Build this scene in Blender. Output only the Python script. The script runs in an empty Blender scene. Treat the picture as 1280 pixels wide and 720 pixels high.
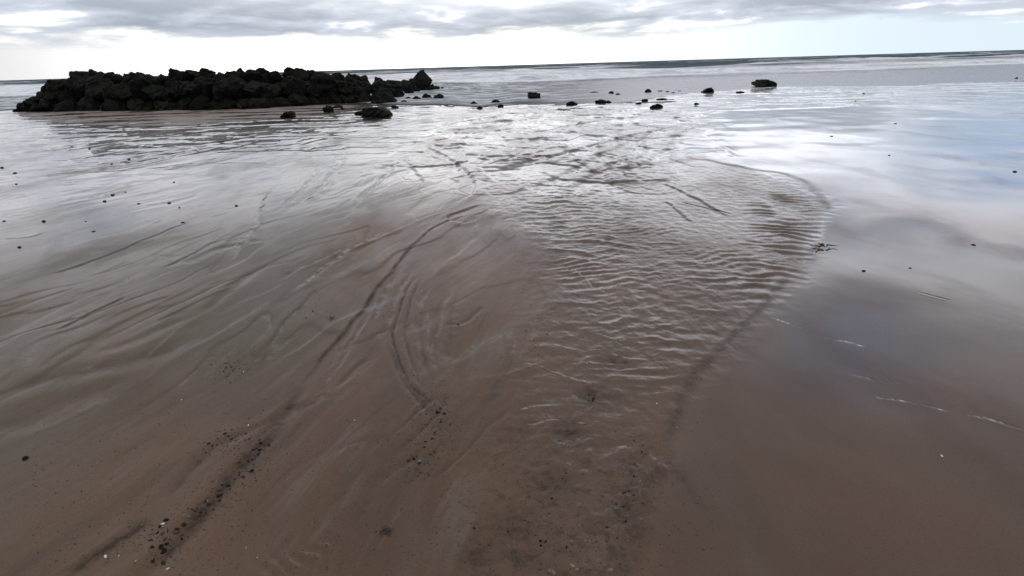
import bpy, bmesh, math, random
import numpy as np
from mathutils import Matrix, Vector, Euler

random.seed(7)
rng = np.random.default_rng(11)
D = bpy.data
S = bpy.context.scene
C = S.collection
R = math.radians

# ------------------------------------------------------------------ camera
F_PX, PITCH, ROLL, CAM_H = 711.0, 21.4, -1.72, 1.6
cam_d = D.cameras.new("camera")
cam_d.sensor_width = 36.0
cam_d.lens = 36.0 * F_PX / 1280.0
cam_d.clip_start, cam_d.clip_end = 0.05, 20000.0
cam = D.objects.new("camera", cam_d)
C.objects.link(cam)
M_ROT = Matrix.Rotation(R(90 - PITCH), 3, 'X') @ Matrix.Rotation(R(ROLL), 3, 'Z')
cam.matrix_world = Matrix.Translation((0, 0, CAM_H)) @ M_ROT.to_4x4()
S.camera = cam

# ------------------------------------------------------------------ light
SUN_AZ, SUN_EL = -12.0, 80.0            # azimuth from +Y, towards -X
S.view_settings.view_transform = 'Standard'
S.view_settings.look = 'None'
S.view_settings.gamma = 1.0
S.view_settings.exposure = 0.33
S.cycles.use_denoising = True
S.cycles.max_bounces = 6
S.cycles.sample_clamp_indirect = 4.0

sun_d = D.lights.new("sun", 'SUN')
sun_d.energy = 0.55
sun_d.angle = R(24)
sun_d.color = (1.0, 0.95, 0.88)
sun = D.objects.new("sun", sun_d)
C.objects.link(sun)
sdir = Vector((math.sin(R(SUN_AZ)) * math.cos(R(SUN_EL)), math.cos(R(SUN_AZ)) * math.cos(R(SUN_EL)), math.sin(R(SUN_EL))))
sun.rotation_euler = sdir.to_track_quat('Z', 'Y').to_euler()


class NT:
    """tiny helper to write node graphs as expressions"""
    def __init__(self, tree):
        self.t = tree

    def n(self, kind, **kw):
        nd = self.t.nodes.new(kind)
        for k, v in kw.items():
            setattr(nd, k, v)
        return nd

    def put(self, sock, v):
        if v is None:
            return
        if hasattr(v, 'is_output') or isinstance(v, bpy.types.NodeSocket):
            self.t.links.new(v, sock)
        else:
            sock.default_value = v

    def m(self, op, a, b=None, c=None, clamp=False):
        nd = self.n('ShaderNodeMath', operation=op, use_clamp=clamp)
        for i, v in enumerate((a, b, c)):
            self.put(nd.inputs[i], v)
        return nd.outputs[0]

    def ss(self, x, lo, hi, to0=0.0, to1=1.0):
        nd = self.n('ShaderNodeMapRange', interpolation_type='SMOOTHSTEP')
        for i, v in enumerate((x, lo, hi, to0, to1)):
            self.put(nd.inputs[i], v)
        return nd.outputs[0]

    def mix(self, f, a, b):
        nd = self.n('ShaderNodeMix', data_type='RGBA')
        self.put(nd.inputs[0], f)
        self.put(nd.inputs[6], a)
        self.put(nd.inputs[7], b)
        return nd.outputs[2]

    def noise(self, vec, scale, detail=4.0, rough=0.55, dist=0.0):
        nd = self.n('ShaderNodeTexNoise')
        self.put(nd.inputs['Vector'], vec)
        nd.inputs['Scale'].default_value = scale
        nd.inputs['Detail'].default_value = detail
        nd.inputs['Roughness'].default_value = rough
        nd.inputs['Distortion'].default_value = dist
        return nd.outputs[0]

    def attr(self, name):
        return self.n('ShaderNodeAttribute', attribute_name=name).outputs['Fac']

    def xyz(self, x, y, z):
        nd = self.n('ShaderNodeCombineXYZ')
        for i, v in enumerate((x, y, z)):
            self.put(nd.inputs[i], v)
        return nd.outputs[0]

    def vscale(self, v, s):
        nd = self.n('ShaderNodeVectorMath', operation='MULTIPLY')
        self.put(nd.inputs[0], v)
        nd.inputs[1].default_value = s
        return nd.outputs[0]


# ------------------------------------------------------------------ sky
world = D.worlds.new("World")
S.world = world
world.use_nodes = True
wt = world.node_tree
wt.nodes.clear()
w = NT(wt)
sky = w.n('ShaderNodeTexSky')
sky.sky_type = 'NISHITA'
sky.sun_disc = False
sky.sun_elevation = R(SUN_EL)
sky.sun_rotation = R(SUN_AZ)
sky.altitude = 0
gen = w.n('ShaderNodeTexCoord').outputs['Generated']
sep = w.n('ShaderNodeSeparateXYZ')
wt.links.new(gen, sep.inputs[0])
dx, dy, dz = sep.outputs
el = w.m('MULTIPLY', w.m('ARCSINE', dz), 57.2958)
az = w.m('MULTIPLY', w.m('ARCTAN2', dx, dy), 57.2958)
den = w.m('ADD', w.m('MAXIMUM', dz, 0.0), 0.10)
px_ = w.m('DIVIDE', dx, den)
py_ = w.m('DIVIDE', dy, den)
pv = w.xyz(px_, py_, 0.0)
n1 = w.noise(pv, 0.55, 6.0, 0.55, 0.3)          # broad cover
n2 = w.noise(w.xyz(w.m('ADD', px_, 31.0), py_, 3.0), 1.3, 7.0, 0.58, 0.4)   # lumps
n3 = w.noise(w.xyz(w.m('MULTIPLY', az, 0.05), w.m('MULTIPLY', el, 0.35), 1.0), 1.6, 5.0, 0.55)   # ragged band edge
low = w.ss(el, 14.0, 5.0)
nl = w.noise(w.xyz(w.m('MULTIPLY', az, 0.085), w.m('MULTIPLY', el, 0.42), 7.0), 1.5, 7.0, 0.56, 0.25)   # lumps of the low deck


def blob(a0, e0, sa, se):
    a = w.m('DIVIDE', w.m('SUBTRACT', az, a0), sa)
    e = w.m('DIVIDE', w.m('SUBTRACT', el, e0), se)
    q = w.m('ADD', w.m('MULTIPLY', a, a), w.m('MULTIPLY', e, e))
    return w.m('EXPONENT', w.m('MULTIPLY', q, -1.0))


def blend(f, a, b):
    return w.m('ADD', w.m('MULTIPLY', a, w.m('SUBTRACT', 1.0, f)), w.m('MULTIPLY', b, f))


lump = blend(low, w.ss(n2, 0.38, 0.66), w.ss(nl, 0.36, 0.66))
body = w.mix(lump, (2.9, 3.3, 3.95, 1), (5.6, 5.95, 6.8, 1))
body = w.mix(w.m('MULTIPLY', w.ss(nl, .57, .70), w.m('MULTIPLY', low, .95)), body, (11.5, 11.3, 11.0, 1))
body = w.mix(w.m('MULTIPLY', blob(-3.0, 9.3, 20.0, 3.2), 0.85), body, (17.0, 16.6, 15.6, 1))
body = w.mix(w.m('MULTIPLY', blob(-34.0, 12.0, 20.0, 5.0), 0.6), body, (6.0, 6.7, 7.8, 1))
upper = w.m('MULTIPLY', w.ss(el, 5.5, 8.5), w.ss(el, 32.0, 15.0))
n4 = w.noise(w.xyz(w.m('MULTIPLY', az, 0.06), w.m('MULTIPLY', el, 0.16), 17.0), 1.5, 6.0, 0.55, 0.4)
upf = w.m('MULTIPLY', upper, w.ss(n4, .40, .60, .22, .95))
body = w.mix(upf, body, (10.6, 10.3, 10.9, 1))
body = w.mix(w.m('MULTIPLY', upper, w.ss(n4, .42, .30, 0.0, .7)), body, (3.4, 4.1, 5.6, 1))
veil = w.m('ADD', blob(24.0, 9.0, 26.0, 3.0), w.m('MULTIPLY', blob(36.0, 17.5, 13.0, 2.6), 0.9), clamp=True)
body = w.mix(w.m('MULTIPLY', veil, w.m('ADD', .55, w.m('MULTIPLY', lump, .4))), body, (15.0, 15.7, 17.2, 1))
nish = w.n('ShaderNodeVectorMath', operation='SCALE')
wt.links.new(sky.outputs[0], nish.inputs[0])
nish.inputs[3].default_value = 1.0
gaps = w.m('ADD', blob(41.0, 7.0, 6.0, 2.6), blob(34.0, 24.0, 5.0, 3.5), clamp=True)
cover = w.m('ADD', w.m('MULTIPLY', w.ss(n1, 0.36, 0.56), 0.2), 0.8)
cov2 = w.m('MULTIPLY', cover, w.m('SUBTRACT', 1.0, w.m('MULTIPLY', gaps, 0.7)))
cloud = w.mix(cov2, nish.outputs[0], body)
# unseen deck overhead darkened so the near sand reflects less sky
cloud = w.mix(w.ss(el, 14.0, 30.0, 0.0, 0.60), cloud, (3.1, 3.15, 3.4, 1))
# bright strip between the deck and the horizon
edge = w.m('ADD', el, w.m('ADD', w.m('MULTIPLY', w.m('SUBTRACT', n3, 0.5), 2.6), w.m('MULTIPLY', w.m('SUBTRACT', nl, 0.5), 4.2)))
strip = w.ss(edge, 3.25, 1.9)
warm = blob(-12.0, 1.0, 24.0, 9.0)
strip_c = w.mix(warm, (6.0, 7.0, 7.8, 1), (17.0, 16.3, 14.4, 1))
strip_c = w.mix(w.ss(az, -27.0, -42.0), strip_c, (6.7, 6.6, 6.6, 1))
strip_c = w.mix(w.m('MULTIPLY', blob(-37.5, 2.9, 2.6, .55), .9), strip_c, (14.0, 13.6, 12.6, 1))
cloud = w.mix(w.m('MULTIPLY', gaps, .75), cloud, (3.6, 4.9, 7.4, 1))
final = w.mix(strip, cloud, strip_c)
bg = w.n('ShaderNodeBackground')
wt.links.new(final, bg.inputs[0])
bg.inputs[1].default_value = 0.10
wo = w.n('ShaderNodeOutputWorld')
wt.links.new(bg.outputs[0], wo.inputs[0])


# ------------------------------------------------------------------ helpers
def ground(px, py, z=0.0):
    """a point of the photograph (1280 wide) on the level z"""
    v = M_ROT @ Vector(((px - 640) / F_PX, -(py - 360) / F_PX, -1.0))
    t = (z - CAM_H) / v.z
    return (v.x * t, v.y * t)


def ray_at(px, py, dist):
    """height of the sight line through a pixel at horizontal depth dist (along Y)"""
    v = M_ROT @ Vector(((px - 640) / F_PX, -(py - 360) / F_PX, -1.0))
    t = dist / v.y
    return v.x * t, CAM_H + v.z * t


def gline(*pts):
    return [ground(*p) for p in pts]


def sm(x, a, b):
    t = np.clip((x - a) / (b - a), 0, 1)
    return t * t * (3 - 2 * t)


def _hash(ix, iy, seed):
    h = (ix.astype(np.int64) * 374761393 + iy.astype(np.int64) * 668265263 + seed * 974711) & 0xffffffff
    h = ((h ^ (h >> 13)) * 1274126177) & 0xffffffff
    h = h ^ (h >> 16)
    return (h & 0xffff) / 65535.0


def vnoise(x, y, seed=0):
    ix, iy = np.floor(x), np.floor(y)
    fx, fy = x - ix, y - iy
    ix, iy = ix.astype(np.int64), iy.astype(np.int64)

    def g(i, j):
        a = _hash(ix + i, iy + j, seed) * 6.2831853
        return np.cos(a) * (fx - i) + np.sin(a) * (fy - j)
    u = fx * fx * fx * (fx * (fx * 6 - 15) + 10)
    v = fy * fy * fy * (fy * (fy * 6 - 15) + 10)
    a = g(0, 0) * (1 - u) + g(1, 0) * u
    b = g(0, 1) * (1 - u) + g(1, 1) * u
    return (a * (1 - v) + b * v) * 1.5


def fbm(x, y, seed=0, octv=4, gain=0.5):
    s, a, f = 0.0, 1.0, 1.0
    for k in range(octv):
        s = s + a * vnoise(x * f, y * f, seed + k * 17)
        a *= gain
        f *= 2.03
    return s


def poly_dist(x, y, pts, reach):
    """signed distance (left of travel positive) to a polyline and position 0..1 along it, only within reach"""
    pts = np.array(pts)
    d = np.full(x.shape, 1e3)
    sd = np.full(x.shape, 1e3)
    tt = np.zeros(x.shape)
    lo, hi = pts.min(0) - reach, pts.max(0) + reach
    idx = np.nonzero((x > lo[0]) & (x < hi[0]) & (y > lo[1]) & (y < hi[1]))[0]
    if not len(idx):
        return sd, tt
    X, Y = x[idx], y[idx]
    seg = np.hypot(*(pts[1:] - pts[:-1]).T)
    cum = np.concatenate([[0], np.cumsum(seg)])
    bd = np.full(X.shape, 1e3)
    bs = np.full(X.shape, 1e3)
    bt = np.zeros(X.shape)
    for k in range(len(pts) - 1):
        ax, ay = pts[k]
        vx, vy = pts[k + 1] - pts[k]
        L2 = vx * vx + vy * vy
        t = np.clip(((X - ax) * vx + (Y - ay) * vy) / L2, 0, 1)
        ex, ey = X - ax - t * vx, Y - ay - t * vy
        q = np.hypot(ex, ey)
        near = q < bd
        cr = np.where(vx * ey - vy * ex >= 0, 1.0, -1.0)
        bd = np.where(near, q, bd)
        bs = np.where(near, cr * q, bs)
        bt = np.where(near, (cum[k] + t * seg[k]) / cum[-1], bt)
    sd[idx] = bs
    tt[idx] = bt
    return sd, tt


def smooth_line(pts, it=2):
    pts = [tuple(p) for p in pts]
    for _ in range(it):
        o = [pts[0]]
        for a, b in zip(pts[:-1], pts[1:]):
            o.append((a[0] * .75 + b[0] * .25, a[1] * .75 + b[1] * .25))
            o.append((a[0] * .25 + b[0] * .75, a[1] * .25 + b[1] * .75))
        o.append(pts[-1])
        pts = o
    return pts


def in_poly(x, y, pts):
    ins = np.zeros(x.shape, bool)
    n = len(pts)
    for i in range(n):
        x1, y1 = pts[i]
        x2, y2 = pts[(i + 1) % n]
        if y1 == y2:
            continue
        c = ((y1 > y) != (y2 > y)) & (x < (x2 - x1) * (y - y1) / (y2 - y1) + x1)
        ins ^= c
    return ins


def poly_mask(x, y, pts, soft, corners=False):
    """1 inside the outline, fading over soft metres"""
    pts = list(pts) + [pts[0]]
    if not corners:
        pts = smooth_line(pts, 2)
    ins = in_poly(x, y, pts)
    sd, _ = poly_dist(x, y, pts, soft * 2)
    d = np.abs(sd)
    d = np.where(ins, d, -d)
    return sm(d, -soft, soft)


# ------------------------------------------------------------------ the beach surface
# rills and little scarps: (points in the photograph, width m, depth m, darkness, paleness, kind)
LINES = []


def L(pts, wd, dp, dark=0.0, whiteness=0.0, kind='rill'):  # paleness: foam lines on the flat, painted water glints on left bars
    LINES.append((smooth_line(gline(*pts)), wd, dp, dark, whiteness, kind))


# the long dark rill
L([(598, 266), (565, 274), (535, 288), (505, 318), (480, 350), (455, 382), (432, 412), (405, 445), (380, 480)], .018, -.006, .95, 0, 'scarp')
L([(380, 480), (355, 515), (325, 552), (292, 592), (262, 628), (225, 668), (180, 712), (150, 740)], .045, .010, .85, 0, 'rill')
L([(385, 500), (345, 520), (300, 540), (262, 560), (235, 590), (205, 622)], .03, .005, .6, 0, 'rill')
L([(190, 645), (160, 660), (120, 690), (80, 722)], .035, .006, .8, 0, 'rill')
L([(420, 490), (380, 505), (350, 530)], .03, .004, .5)
# swirl
L([(517, 345), (505, 372), (494, 400), (490, 425), (500, 460), (522, 490), (548, 510)], .012, .008, .75)
L([(526, 350), (514, 380), (505, 405), (508, 440), (520, 468)], .012, .006, .55)
L([(512, 340), (500, 360), (486, 395), (480, 420)], .02, .005, .2, .15)
L([(540, 355), (525, 385), (520, 420), (527, 450)], .02, .005, .15, .12)
L([(487, 432), (500, 465), (520, 495), (540, 520)], .025, .008, .6)
L([(495, 340), (482, 362), (470, 385), (462, 402)], .025, .006, .2, .2)
L([(470, 365), (455, 395), (445, 420)], .02, .004, .2)
L([(560, 360), (548, 390), (545, 420), (560, 455)], .03, .005, .1)
L([(462, 445), (440, 462), (425, 482)], .02, .004, .25)
L([(600, 380), (580, 402), (555, 405)], .02, .005, .3)
for k_ in range(7):
    o_ = k_ * 9
    L([(528 + o_ * .8 + (k_ * 37) % 11, 338 + (k_ * 29) % 31), (512 + o_, 372 + k_ * 2), (504 + o_ * 1.1, 408), (512 + o_ * .9, 445 - k_ * 2), (530 + o_ * .6, 478 - (k_ * 41) % 37)], .010 + .003 * (k_ % 3), -.0015, (.22, .0, .38, .0, .15, .0, .28)[k_], (0, .06, 0, .16, 0, .04, 0)[k_])
for k_ in range(5):
    o_ = k_ * 7
    L([(470 - o_, 372 + o_ * 2), (455 - o_, 400 + o_ * 2), (440 - o_ * 1.2, 425 + o_ * 2)], .012, .002, .22 if k_ % 2 else .05, 0 if k_ % 2 else .12)
# the lobes north of the rill
L([(612, 262), (600, 275), (575, 281), (556, 272), (580, 262), (600, 255)], .03, .016, .4, .25, 'scarp')
L([(530, 182), (560, 196), (585, 212), (598, 232), (585, 250), (560, 262)], .04, .03, .1, .25, 'scarp')
L([(505, 200), (520, 212), (533, 228), (515, 238), (480, 247), (455, 262)], .035, .018, .35, .3, 'scarp')
L([(502, 195), (480, 222), (455, 240), (440, 262)], .03, .014, .2, .45)
L([(560, 262), (520, 276), (480, 296), (430, 312), (390, 330), (345, 350)], .018, .010, .2, .35, 'scarp')
L([(480, 290), (430, 318), (395, 345), (370, 365)], .022, .010, .1, .5, 'scarp')
L([(430, 195), (415, 222), (390, 245), (360, 262)], .05, .014, .05, .45)
L([(340, 235), (325, 262), (330, 282), (310, 302), (292, 324)], .045, .016, .25, .5, 'scarp')
L([(400, 210), (375, 240), (350, 262)], .03, .010, .05, .3)
# left flats: streaks and shallow rills
L([(0, 228), (60, 220), (130, 212), (200, 200), (270, 184)], .06, .022, .25, .1, 'scarp')
L([(60, 212), (140, 202), (220, 188), (320, 172)], .09, .02, .1, .3, 'scarp')
L([(0, 182), (70, 178), (150, 168)], .12, .02, .1, .2)
L([(200, 214), (260, 204), (300, 196)], .10, .02, .1, .3)
L([(70, 412), (110, 392), (157, 371)], .012, .008, .35, .15, 'scarp')
L([(50, 345), (90, 336), (130, 320), (180, 300), (235, 277)], .02, .008, .25, .15, 'scarp')
L([(205, 335), (240, 318), (275, 300)], .02, .008, .1, .3, 'scarp')
L([(0, 486), (60, 475), (130, 455), (190, 442), (240, 415)], .10, .008, .35)
L([(130, 440), (180, 418), (230, 395)], .05, .006, .2)
L([(0, 540), (80, 500), (160, 470)], .12, .006, .25)
L([(0, 300), (40, 298), (60, 290)], .03, .008, .3)
L([(100, 250), (140, 244), (160, 238)], .025, .010, .35)
L([(170, 260), (220, 252), (246, 242)], .025, .010, .3)
L([(230, 330), (270, 312), (330, 300)], .06, .008, .2)
L([(250, 390), (300, 352), (330, 330)], .05, .008, .2)
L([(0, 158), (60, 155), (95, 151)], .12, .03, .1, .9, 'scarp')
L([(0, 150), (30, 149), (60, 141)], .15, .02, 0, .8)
L([(195, 160), (240, 158), (280, 154)], .18, .03, .4, 0, 'scarp')
L([(360, 158), (410, 155), (440, 151)], .14, .03, .4, 0, 'scarp')
# right bank of the stream and lines on the pool
L([(890, 150), (882, 158), (855, 162), (838, 172), (842, 188), (838, 200)], .12, .010, .6, 0, 'scarp')
L([(865, 196), (900, 203), (940, 212), (985, 216), (1010, 228), (1030, 246), (1034, 262), (1020, 272)], .06, .006, .7, 0, 'scarp')
L([(898, 182), (912, 188), (922, 196)], .05, .016, .4, 0, 'scarp')
L([(830, 228), (858, 240), (885, 256), (912, 271)], .025, .014, .45, 0, 'scarp')
L([(832, 250), (850, 265), (870, 278)], .02, .010, .35, 0, 'scarp')
L([(850, 252), (880, 258), (915, 268)], .02, .010, .3)
L([(995, 330), (975, 360), (930, 405), (895, 440), (868, 470), (848, 505), (832, 550), (826, 575)], .04, -.004, .6, 0, 'scarp')
L([(826, 575), (850, 590), (866, 606), (872, 622), (888, 640)], .022, .001, .40)
L([(826, 575), (812, 605), (800, 640), (790, 690), (770, 735)], .05, -.003, .5, 0, 'scarp')
L([(1000, 318), (1003, 328), (994, 322)], .015, .006, .3, .6)
# thin foam lines lying on the wet flat
for q in ([(962, 393), (985, 400), (1010, 409)], [(1095, 494), (1140, 498), (1190, 510)], [(1208, 513), (1245, 520), (1285, 534)],
          [(1060, 462), (1095, 470), (1125, 473)], [(1030, 420), (1060, 424), (1088, 432)]):
    L(q, .005, .002, 0, .85)
for q in ([(1140, 192), (1190, 198), (1260, 212)], [(1150, 217), (1190, 224)], [(960, 168), (1060, 172), (1160, 182)], [(1150, 362), (1190, 372)]):
    L(q, .012, .003, 0, .3)

# braids in the stream head
BRAIDS = [
    [(560, 178), (600, 166), (660, 168), (700, 158), (760, 150), (800, 142)],
    [(600, 215), (650, 205), (700, 192), (735, 182), (780, 172), (830, 160), (885, 150)],
    [(700, 250), (720, 225), (760, 205), (795, 198), (808, 186), (800, 172), (820, 160)],
    [(640, 240), (690, 222), (740, 198), (790, 176), (770, 165), (720, 168)],
    [(760, 215), (800, 205), (815, 195), (830, 185), (850, 182)],
    [(640, 150), (690, 152), (740, 160), (780, 152)],
    [(530, 160), (570, 150), (620, 152)],
    [(850, 152), (820, 148), (790, 146), (760, 140)],
    [(620, 190), (650, 180), (690, 178), (720, 172)],
    [(740, 240), (770, 228), (800, 226), (830, 236)],
]
for b in BRAIDS[:5]:
    L(b, .09, .018, .6, 0, 'scarp')
# many short winding braid edges
_g = random.Random(5)
_k = 0
while _k < 75:
    a_, b_ = _g.uniform(540, 890), 134 + 105 * _g.random() ** 1.1
    if b_ > 150 and a_ > 850:
        continue
    _k += 1
    x_, y_ = ground(a_, b_)
    d_ = math.hypot(x_, y_)
    hd = _g.gauss(.9, .9)
    cv = _g.gauss(0, 1.1)
    st_ = .05 * d_ * _g.uniform(.35, .9) / 2.2
    pts_ = []
    for i_ in range(9):
        pts_.append((x_, y_))
        hd += cv * .16 + .55 * math.sin(i_ * 1.5 + _k) * .6
        x_ += math.cos(hd) * st_
        y_ += math.sin(hd) * st_ * 1.2
    LINES.append((smooth_line(pts_, 1), .0045 * d_ * _g.uniform(.6, 1.3), .0011 * d_ * _g.choice((1, 1, -1)), _g.uniform(.4, .9), _g.choice((0, 0, .3)), 'scarp'))
# bright crests standing in the stream
for q in ([(652, 453), (675, 457), (700, 466), (738, 476)], [(648, 509), (672, 503), (700, 503)], [(705, 330), (728, 345), (746, 361), (770, 368)],
          [(742, 382), (768, 388), (790, 386), (806, 378)], [(700, 358), (715, 364), (735, 372)], [(800, 405), (830, 412), (862, 420)], [(740, 415), (775, 425), (812, 428)],
          [(668, 395), (690, 400), (712, 409)], [(760, 440), (800, 450), (838, 447)], [(690, 428), (720, 436), (752, 437)]):
    L(q, .006, -.004, 0, .6)

STREAM = gline((615, 262), (600, 235), (560, 190), (600, 160), (700, 138), (830, 138), (885, 150), (838, 172), (842, 200), (930, 210), (1005, 226),
               (1030, 255), (1015, 290), (995, 330), (960, 375), (905, 430), (866, 475), (846, 512), (830, 560), (812, 610), (795, 680), (770, 760),
               (640, 800), (620, 720), (625, 640), (640, 560), (655, 480), (668, 430), (690, 385), (690, 320), (660, 285))
RIPPLE = gline((655, 225), (740, 228), (800, 262), (850, 300), (930, 320), (985, 300), (1005, 320), (955, 380), (895, 432), (860, 480), (836, 540), (820, 590),
               (740, 610), (660, 570), (655, 480), (690, 390), (695, 320), (665, 270))
RIP_L = gline((648, 228), (735, 232), (768, 290), (765, 345), (700, 345), (672, 290))
RIPPLE_R = gline((930, 245), (985, 235), (1020, 262), (1010, 290), (985, 335), (945, 380), (930, 350), (955, 300))
RIPPLE_FINE = gline((690, 290), (960, 280), (990, 300), (900, 420), (790, 420), (700, 360))
BRAID = gline((480, 215), (520, 165), (640, 134), (830, 132), (900, 150), (850, 200), (830, 245), (640, 250), (560, 215))
DARK_HOLES = [(742, 494, .10), (715, 537, .09), (690, 602, .10), (640, 655, .11), (655, 690, .08), (600, 690, .07), (770, 452, .08)]
LOWER = gline((640, 520), (800, 540), (820, 600), (790, 740), (560, 740), (580, 620))
DRY = gline((10, 142), (60, 139), (240, 137), (400, 129), (450, 131), (400, 146), (320, 152), (200, 157), (110, 156), (50, 150))
GRAVEL = smooth_line(gline((812, 575), (790, 610), (775, 650), (745, 700), (700, 730)))
FLAT = gline((880, 140), (1400, 120), (1700, 500), (1300, 900), (820, 860), (800, 690), (826, 600), (850, 520), (905, 440), (1000, 335), (1045, 250), (930, 205), (850, 185))


_base = gline((19, 139.5), (150, 139), (320, 136), (400, 131), (440, 129))
_sh = [(-60, 32), (-34, 26.5)] + [(p[0] * 1.06, p[1] * 1.06 + .7) for p in _base] + gline((482, 131), (540, 131), (600, 134), (650, 130.5), (720, 131), (800, 124), (860, 117), (960, 108.5), (1100, 107), (1200, 104), (1280, 101.5)) + [(60, 40), (120, 48)]
SHORE_X, SHORE_Y = np.array(sorted(_sh)).T


def shore_q(x, y):
    """metres seaward of the water's edge"""
    return y - np.interp(x, SHORE_X, SHORE_Y) - 0.35 * np.sin(x * .83) - 0.25 * np.sin(x * 1.9 + 1)


def beach(x, y):
    """height and the surface masks of the sand at world positions"""
    x = np.asarray(x, float)
    y = np.asarray(y, float)
    r = np.hypot(x, y)
    wx = x + (.012 + .004 * r) * vnoise(x * 2.3, y * 2.3, 1) + .006 * vnoise(x * 8, y * 8, 2) + .0015 * r * vnoise(x * 3, y * 3, 8)
    wy = y + (.012 + .004 * r) * vnoise(x * 2.3, y * 2.3, 3) + .006 * vnoise(x * 8, y * 8, 4)
    h = .018 * fbm(x * .22, y * .22, 5, 3)
    dark = np.zeros_like(x)
    pale = np.zeros_like(x)
    flat = poly_mask(wx, wy, FLAT, .16, True)
    stream = poly_mask(wx + .12 * vnoise(x * 2.6, y * 2.6, 77) + .05 * vnoise(x * 7, y * 7, 76), wy, STREAM, .22)
    # wind-and-flow streaks over the left flats and bars
    a = R(17)
    u, v = wx * math.sin(a) + wy * math.cos(a), wx * math.cos(a) - wy * math.sin(a)
    v = v + .12 * vnoise(u * .7, v * .7, 6)
    st = fbm(u * .55, v * 3.4, 21, 4, .55)
    st2 = fbm(u * .9, v * 9.0, 33, 3, .5)
    left = (1 - flat) * (1 - .7 * stream) * sm(r, 0.6, 2.0)
    h = h + left * (.0012 * st + .0004 * st2) * (1 + .05 * np.minimum(r, 25))
    rid = 1 - np.abs(fbm(u * .5, v * 1.7, 41, 3)) * 2.2
    rid = sm(rid, .80, 1.0) * sm(fbm(x * .35, y * .35, 47, 2), -.1, .35)
    h = h - left * .0035 * rid
    dark = np.maximum(dark, left * rid * .25)
    dark = np.maximum(dark, left * sm(st, .35, .9) * .12)
    for k, (fu, fv, am, wd) in enumerate(((.30, .95, .0032, .035), (.42, 1.7, .003, .05), (.7, 2.6, .002, .06))):
        uu = u + .35 * vnoise(u * .5 + k * 7, v * .8, 401 + k)
        vv = v + .22 * vnoise(u * .45, v * .7 + k * 9, 411 + k) + .05 * vnoise(u * 2.2, v * 3.1, 421 + k)
        nn = vnoise(uu * fu, vv * fv, 431 + k) + .25 * vnoise(uu * fu * 2.6, vv * fv * 2.6, 441 + k)
        gate = left * sm(vnoise(x * .28 + 13 * k, y * .22, 451 + k), -.15, .28) * sm(r, 1.6, 3.5) * (1 - .65 * sm(r, 5, 10))
        h = h + gate * am * np.tanh(nn / wd)
        dark = np.maximum(dark, gate * .26 * np.exp(-((nn + wd * .2) / (wd * .55)) ** 2))
        pale = np.maximum(pale, gate * .16 * np.exp(-((nn + wd * 1.6) / wd) ** 2) * sm(vnoise(u * 1.5, v * 3, 461), 0, .3))  # water glints beside the rills, painted into the pale mask
    # terraced sand bars in the braided stream head
    br = poly_mask(wx, wy, BRAID, .9)
    bar = np.zeros_like(x)
    for k, (fx, fy, am, wd) in enumerate(((.55, .50, .010, .028), (.95, .75, .009, .036), (1.7, 1.2, .006, .050), (3.0, 2.1, .004, .06))):
        qx = x + .55 * vnoise(x * .55 + 3 * k, y * .45, 501 + k) + .22 * vnoise(x * 1.5, y * 1.2 + 5 * k, 511 + k)
        qy = y + .65 * vnoise(x * .50, y * .45 + 7 * k, 521 + k) + .25 * vnoise(x * 1.4 + 9 * k, y * 1.2, 531 + k)
        nn = vnoise(qx * fx, qy * fy, 541 + k)
        gate = br * (1 if k < 2 else sm(vnoise(x * .6, y * .5 + k, 551 + k), -.25, .2))
        h = h + gate * am * np.tanh((nn - .03) / wd)
        dark = np.maximum(dark, gate * (.75 - .12 * k) * np.exp(-((nn - .03) / (wd * .7)) ** 2) * sm(vnoise(x * .9, y * .8 + k * 3, 561 + k), -.30, .15))  # weak reflection of the steep bar edges painted in as dark lines
        if k < 3:
            bar = np.maximum(bar, gate * sm(nn, .03 + wd, .12 + wd) * (.85 - .2 * k))
    h = h + br * .006 * fbm(x * 2.2, y * 1.6, 571, 3)
    bar = np.maximum(bar, left * (1 - br) * .35 * sm(fbm(u * .25, v * .8, 575, 3), -.1, .4) * sm(r, 12, 6))
    # shallow ripples at the far left edge of the flats
    far = sm(r, 9, 16) * (1 - flat) * (1 - br)
    fl = fbm(x * .35, y * 1.1, 61, 4)
    h = h + far * .016 * sm(fl, -.1, .15)
    # rills, scarps, foam lines, painted water glints
    for pts, wd, dp, dk, fm, kind in LINES:
        sd, t = poly_dist(wx, wy, pts, wd * 9)
        fade = np.clip(np.minimum(t, 1 - t) * 8, 0, 1)
        g = np.exp(-(sd / wd) ** 2) * fade
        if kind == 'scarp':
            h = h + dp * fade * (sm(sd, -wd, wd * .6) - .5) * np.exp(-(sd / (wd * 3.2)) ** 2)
            dark = np.maximum(dark, dk * fade * np.exp(-((sd + wd * .1) / (wd * 1.0)) ** 2))  # dark sediment, plus the shade of scarp faces painted in
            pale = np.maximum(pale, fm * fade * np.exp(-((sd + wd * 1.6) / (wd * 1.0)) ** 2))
        else:
            dp = dp * .6
            h = h - dp * g + dp * .35 * np.exp(-((np.abs(sd) - wd * 1.8) / wd) ** 2) * fade
            dark = np.maximum(dark, dk * g)
            pale = np.maximum(pale, fm * g)
    brk = .55 + .45 * sm(vnoise(x * 7, y * 7, 71) + .4 * vnoise(x * 25, y * 25, 72), -.25, .3)
    dark = dark * brk
    pale = pale * sm(vnoise(x * 9, y * 9, 73) + .6 * vnoise(x * 30, y * 30, 74), -.35, .35)
    # stream bed sits a little lower
    h = h - .003 * stream * (1 - br)
    # flow ripples
    rm = poly_mask(wx + .10 * vnoise(x * 3.1, y * 3.1, 79) + .08 * vnoise(x * 7, y * 7, 78), wy, RIPPLE, .5)
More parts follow.
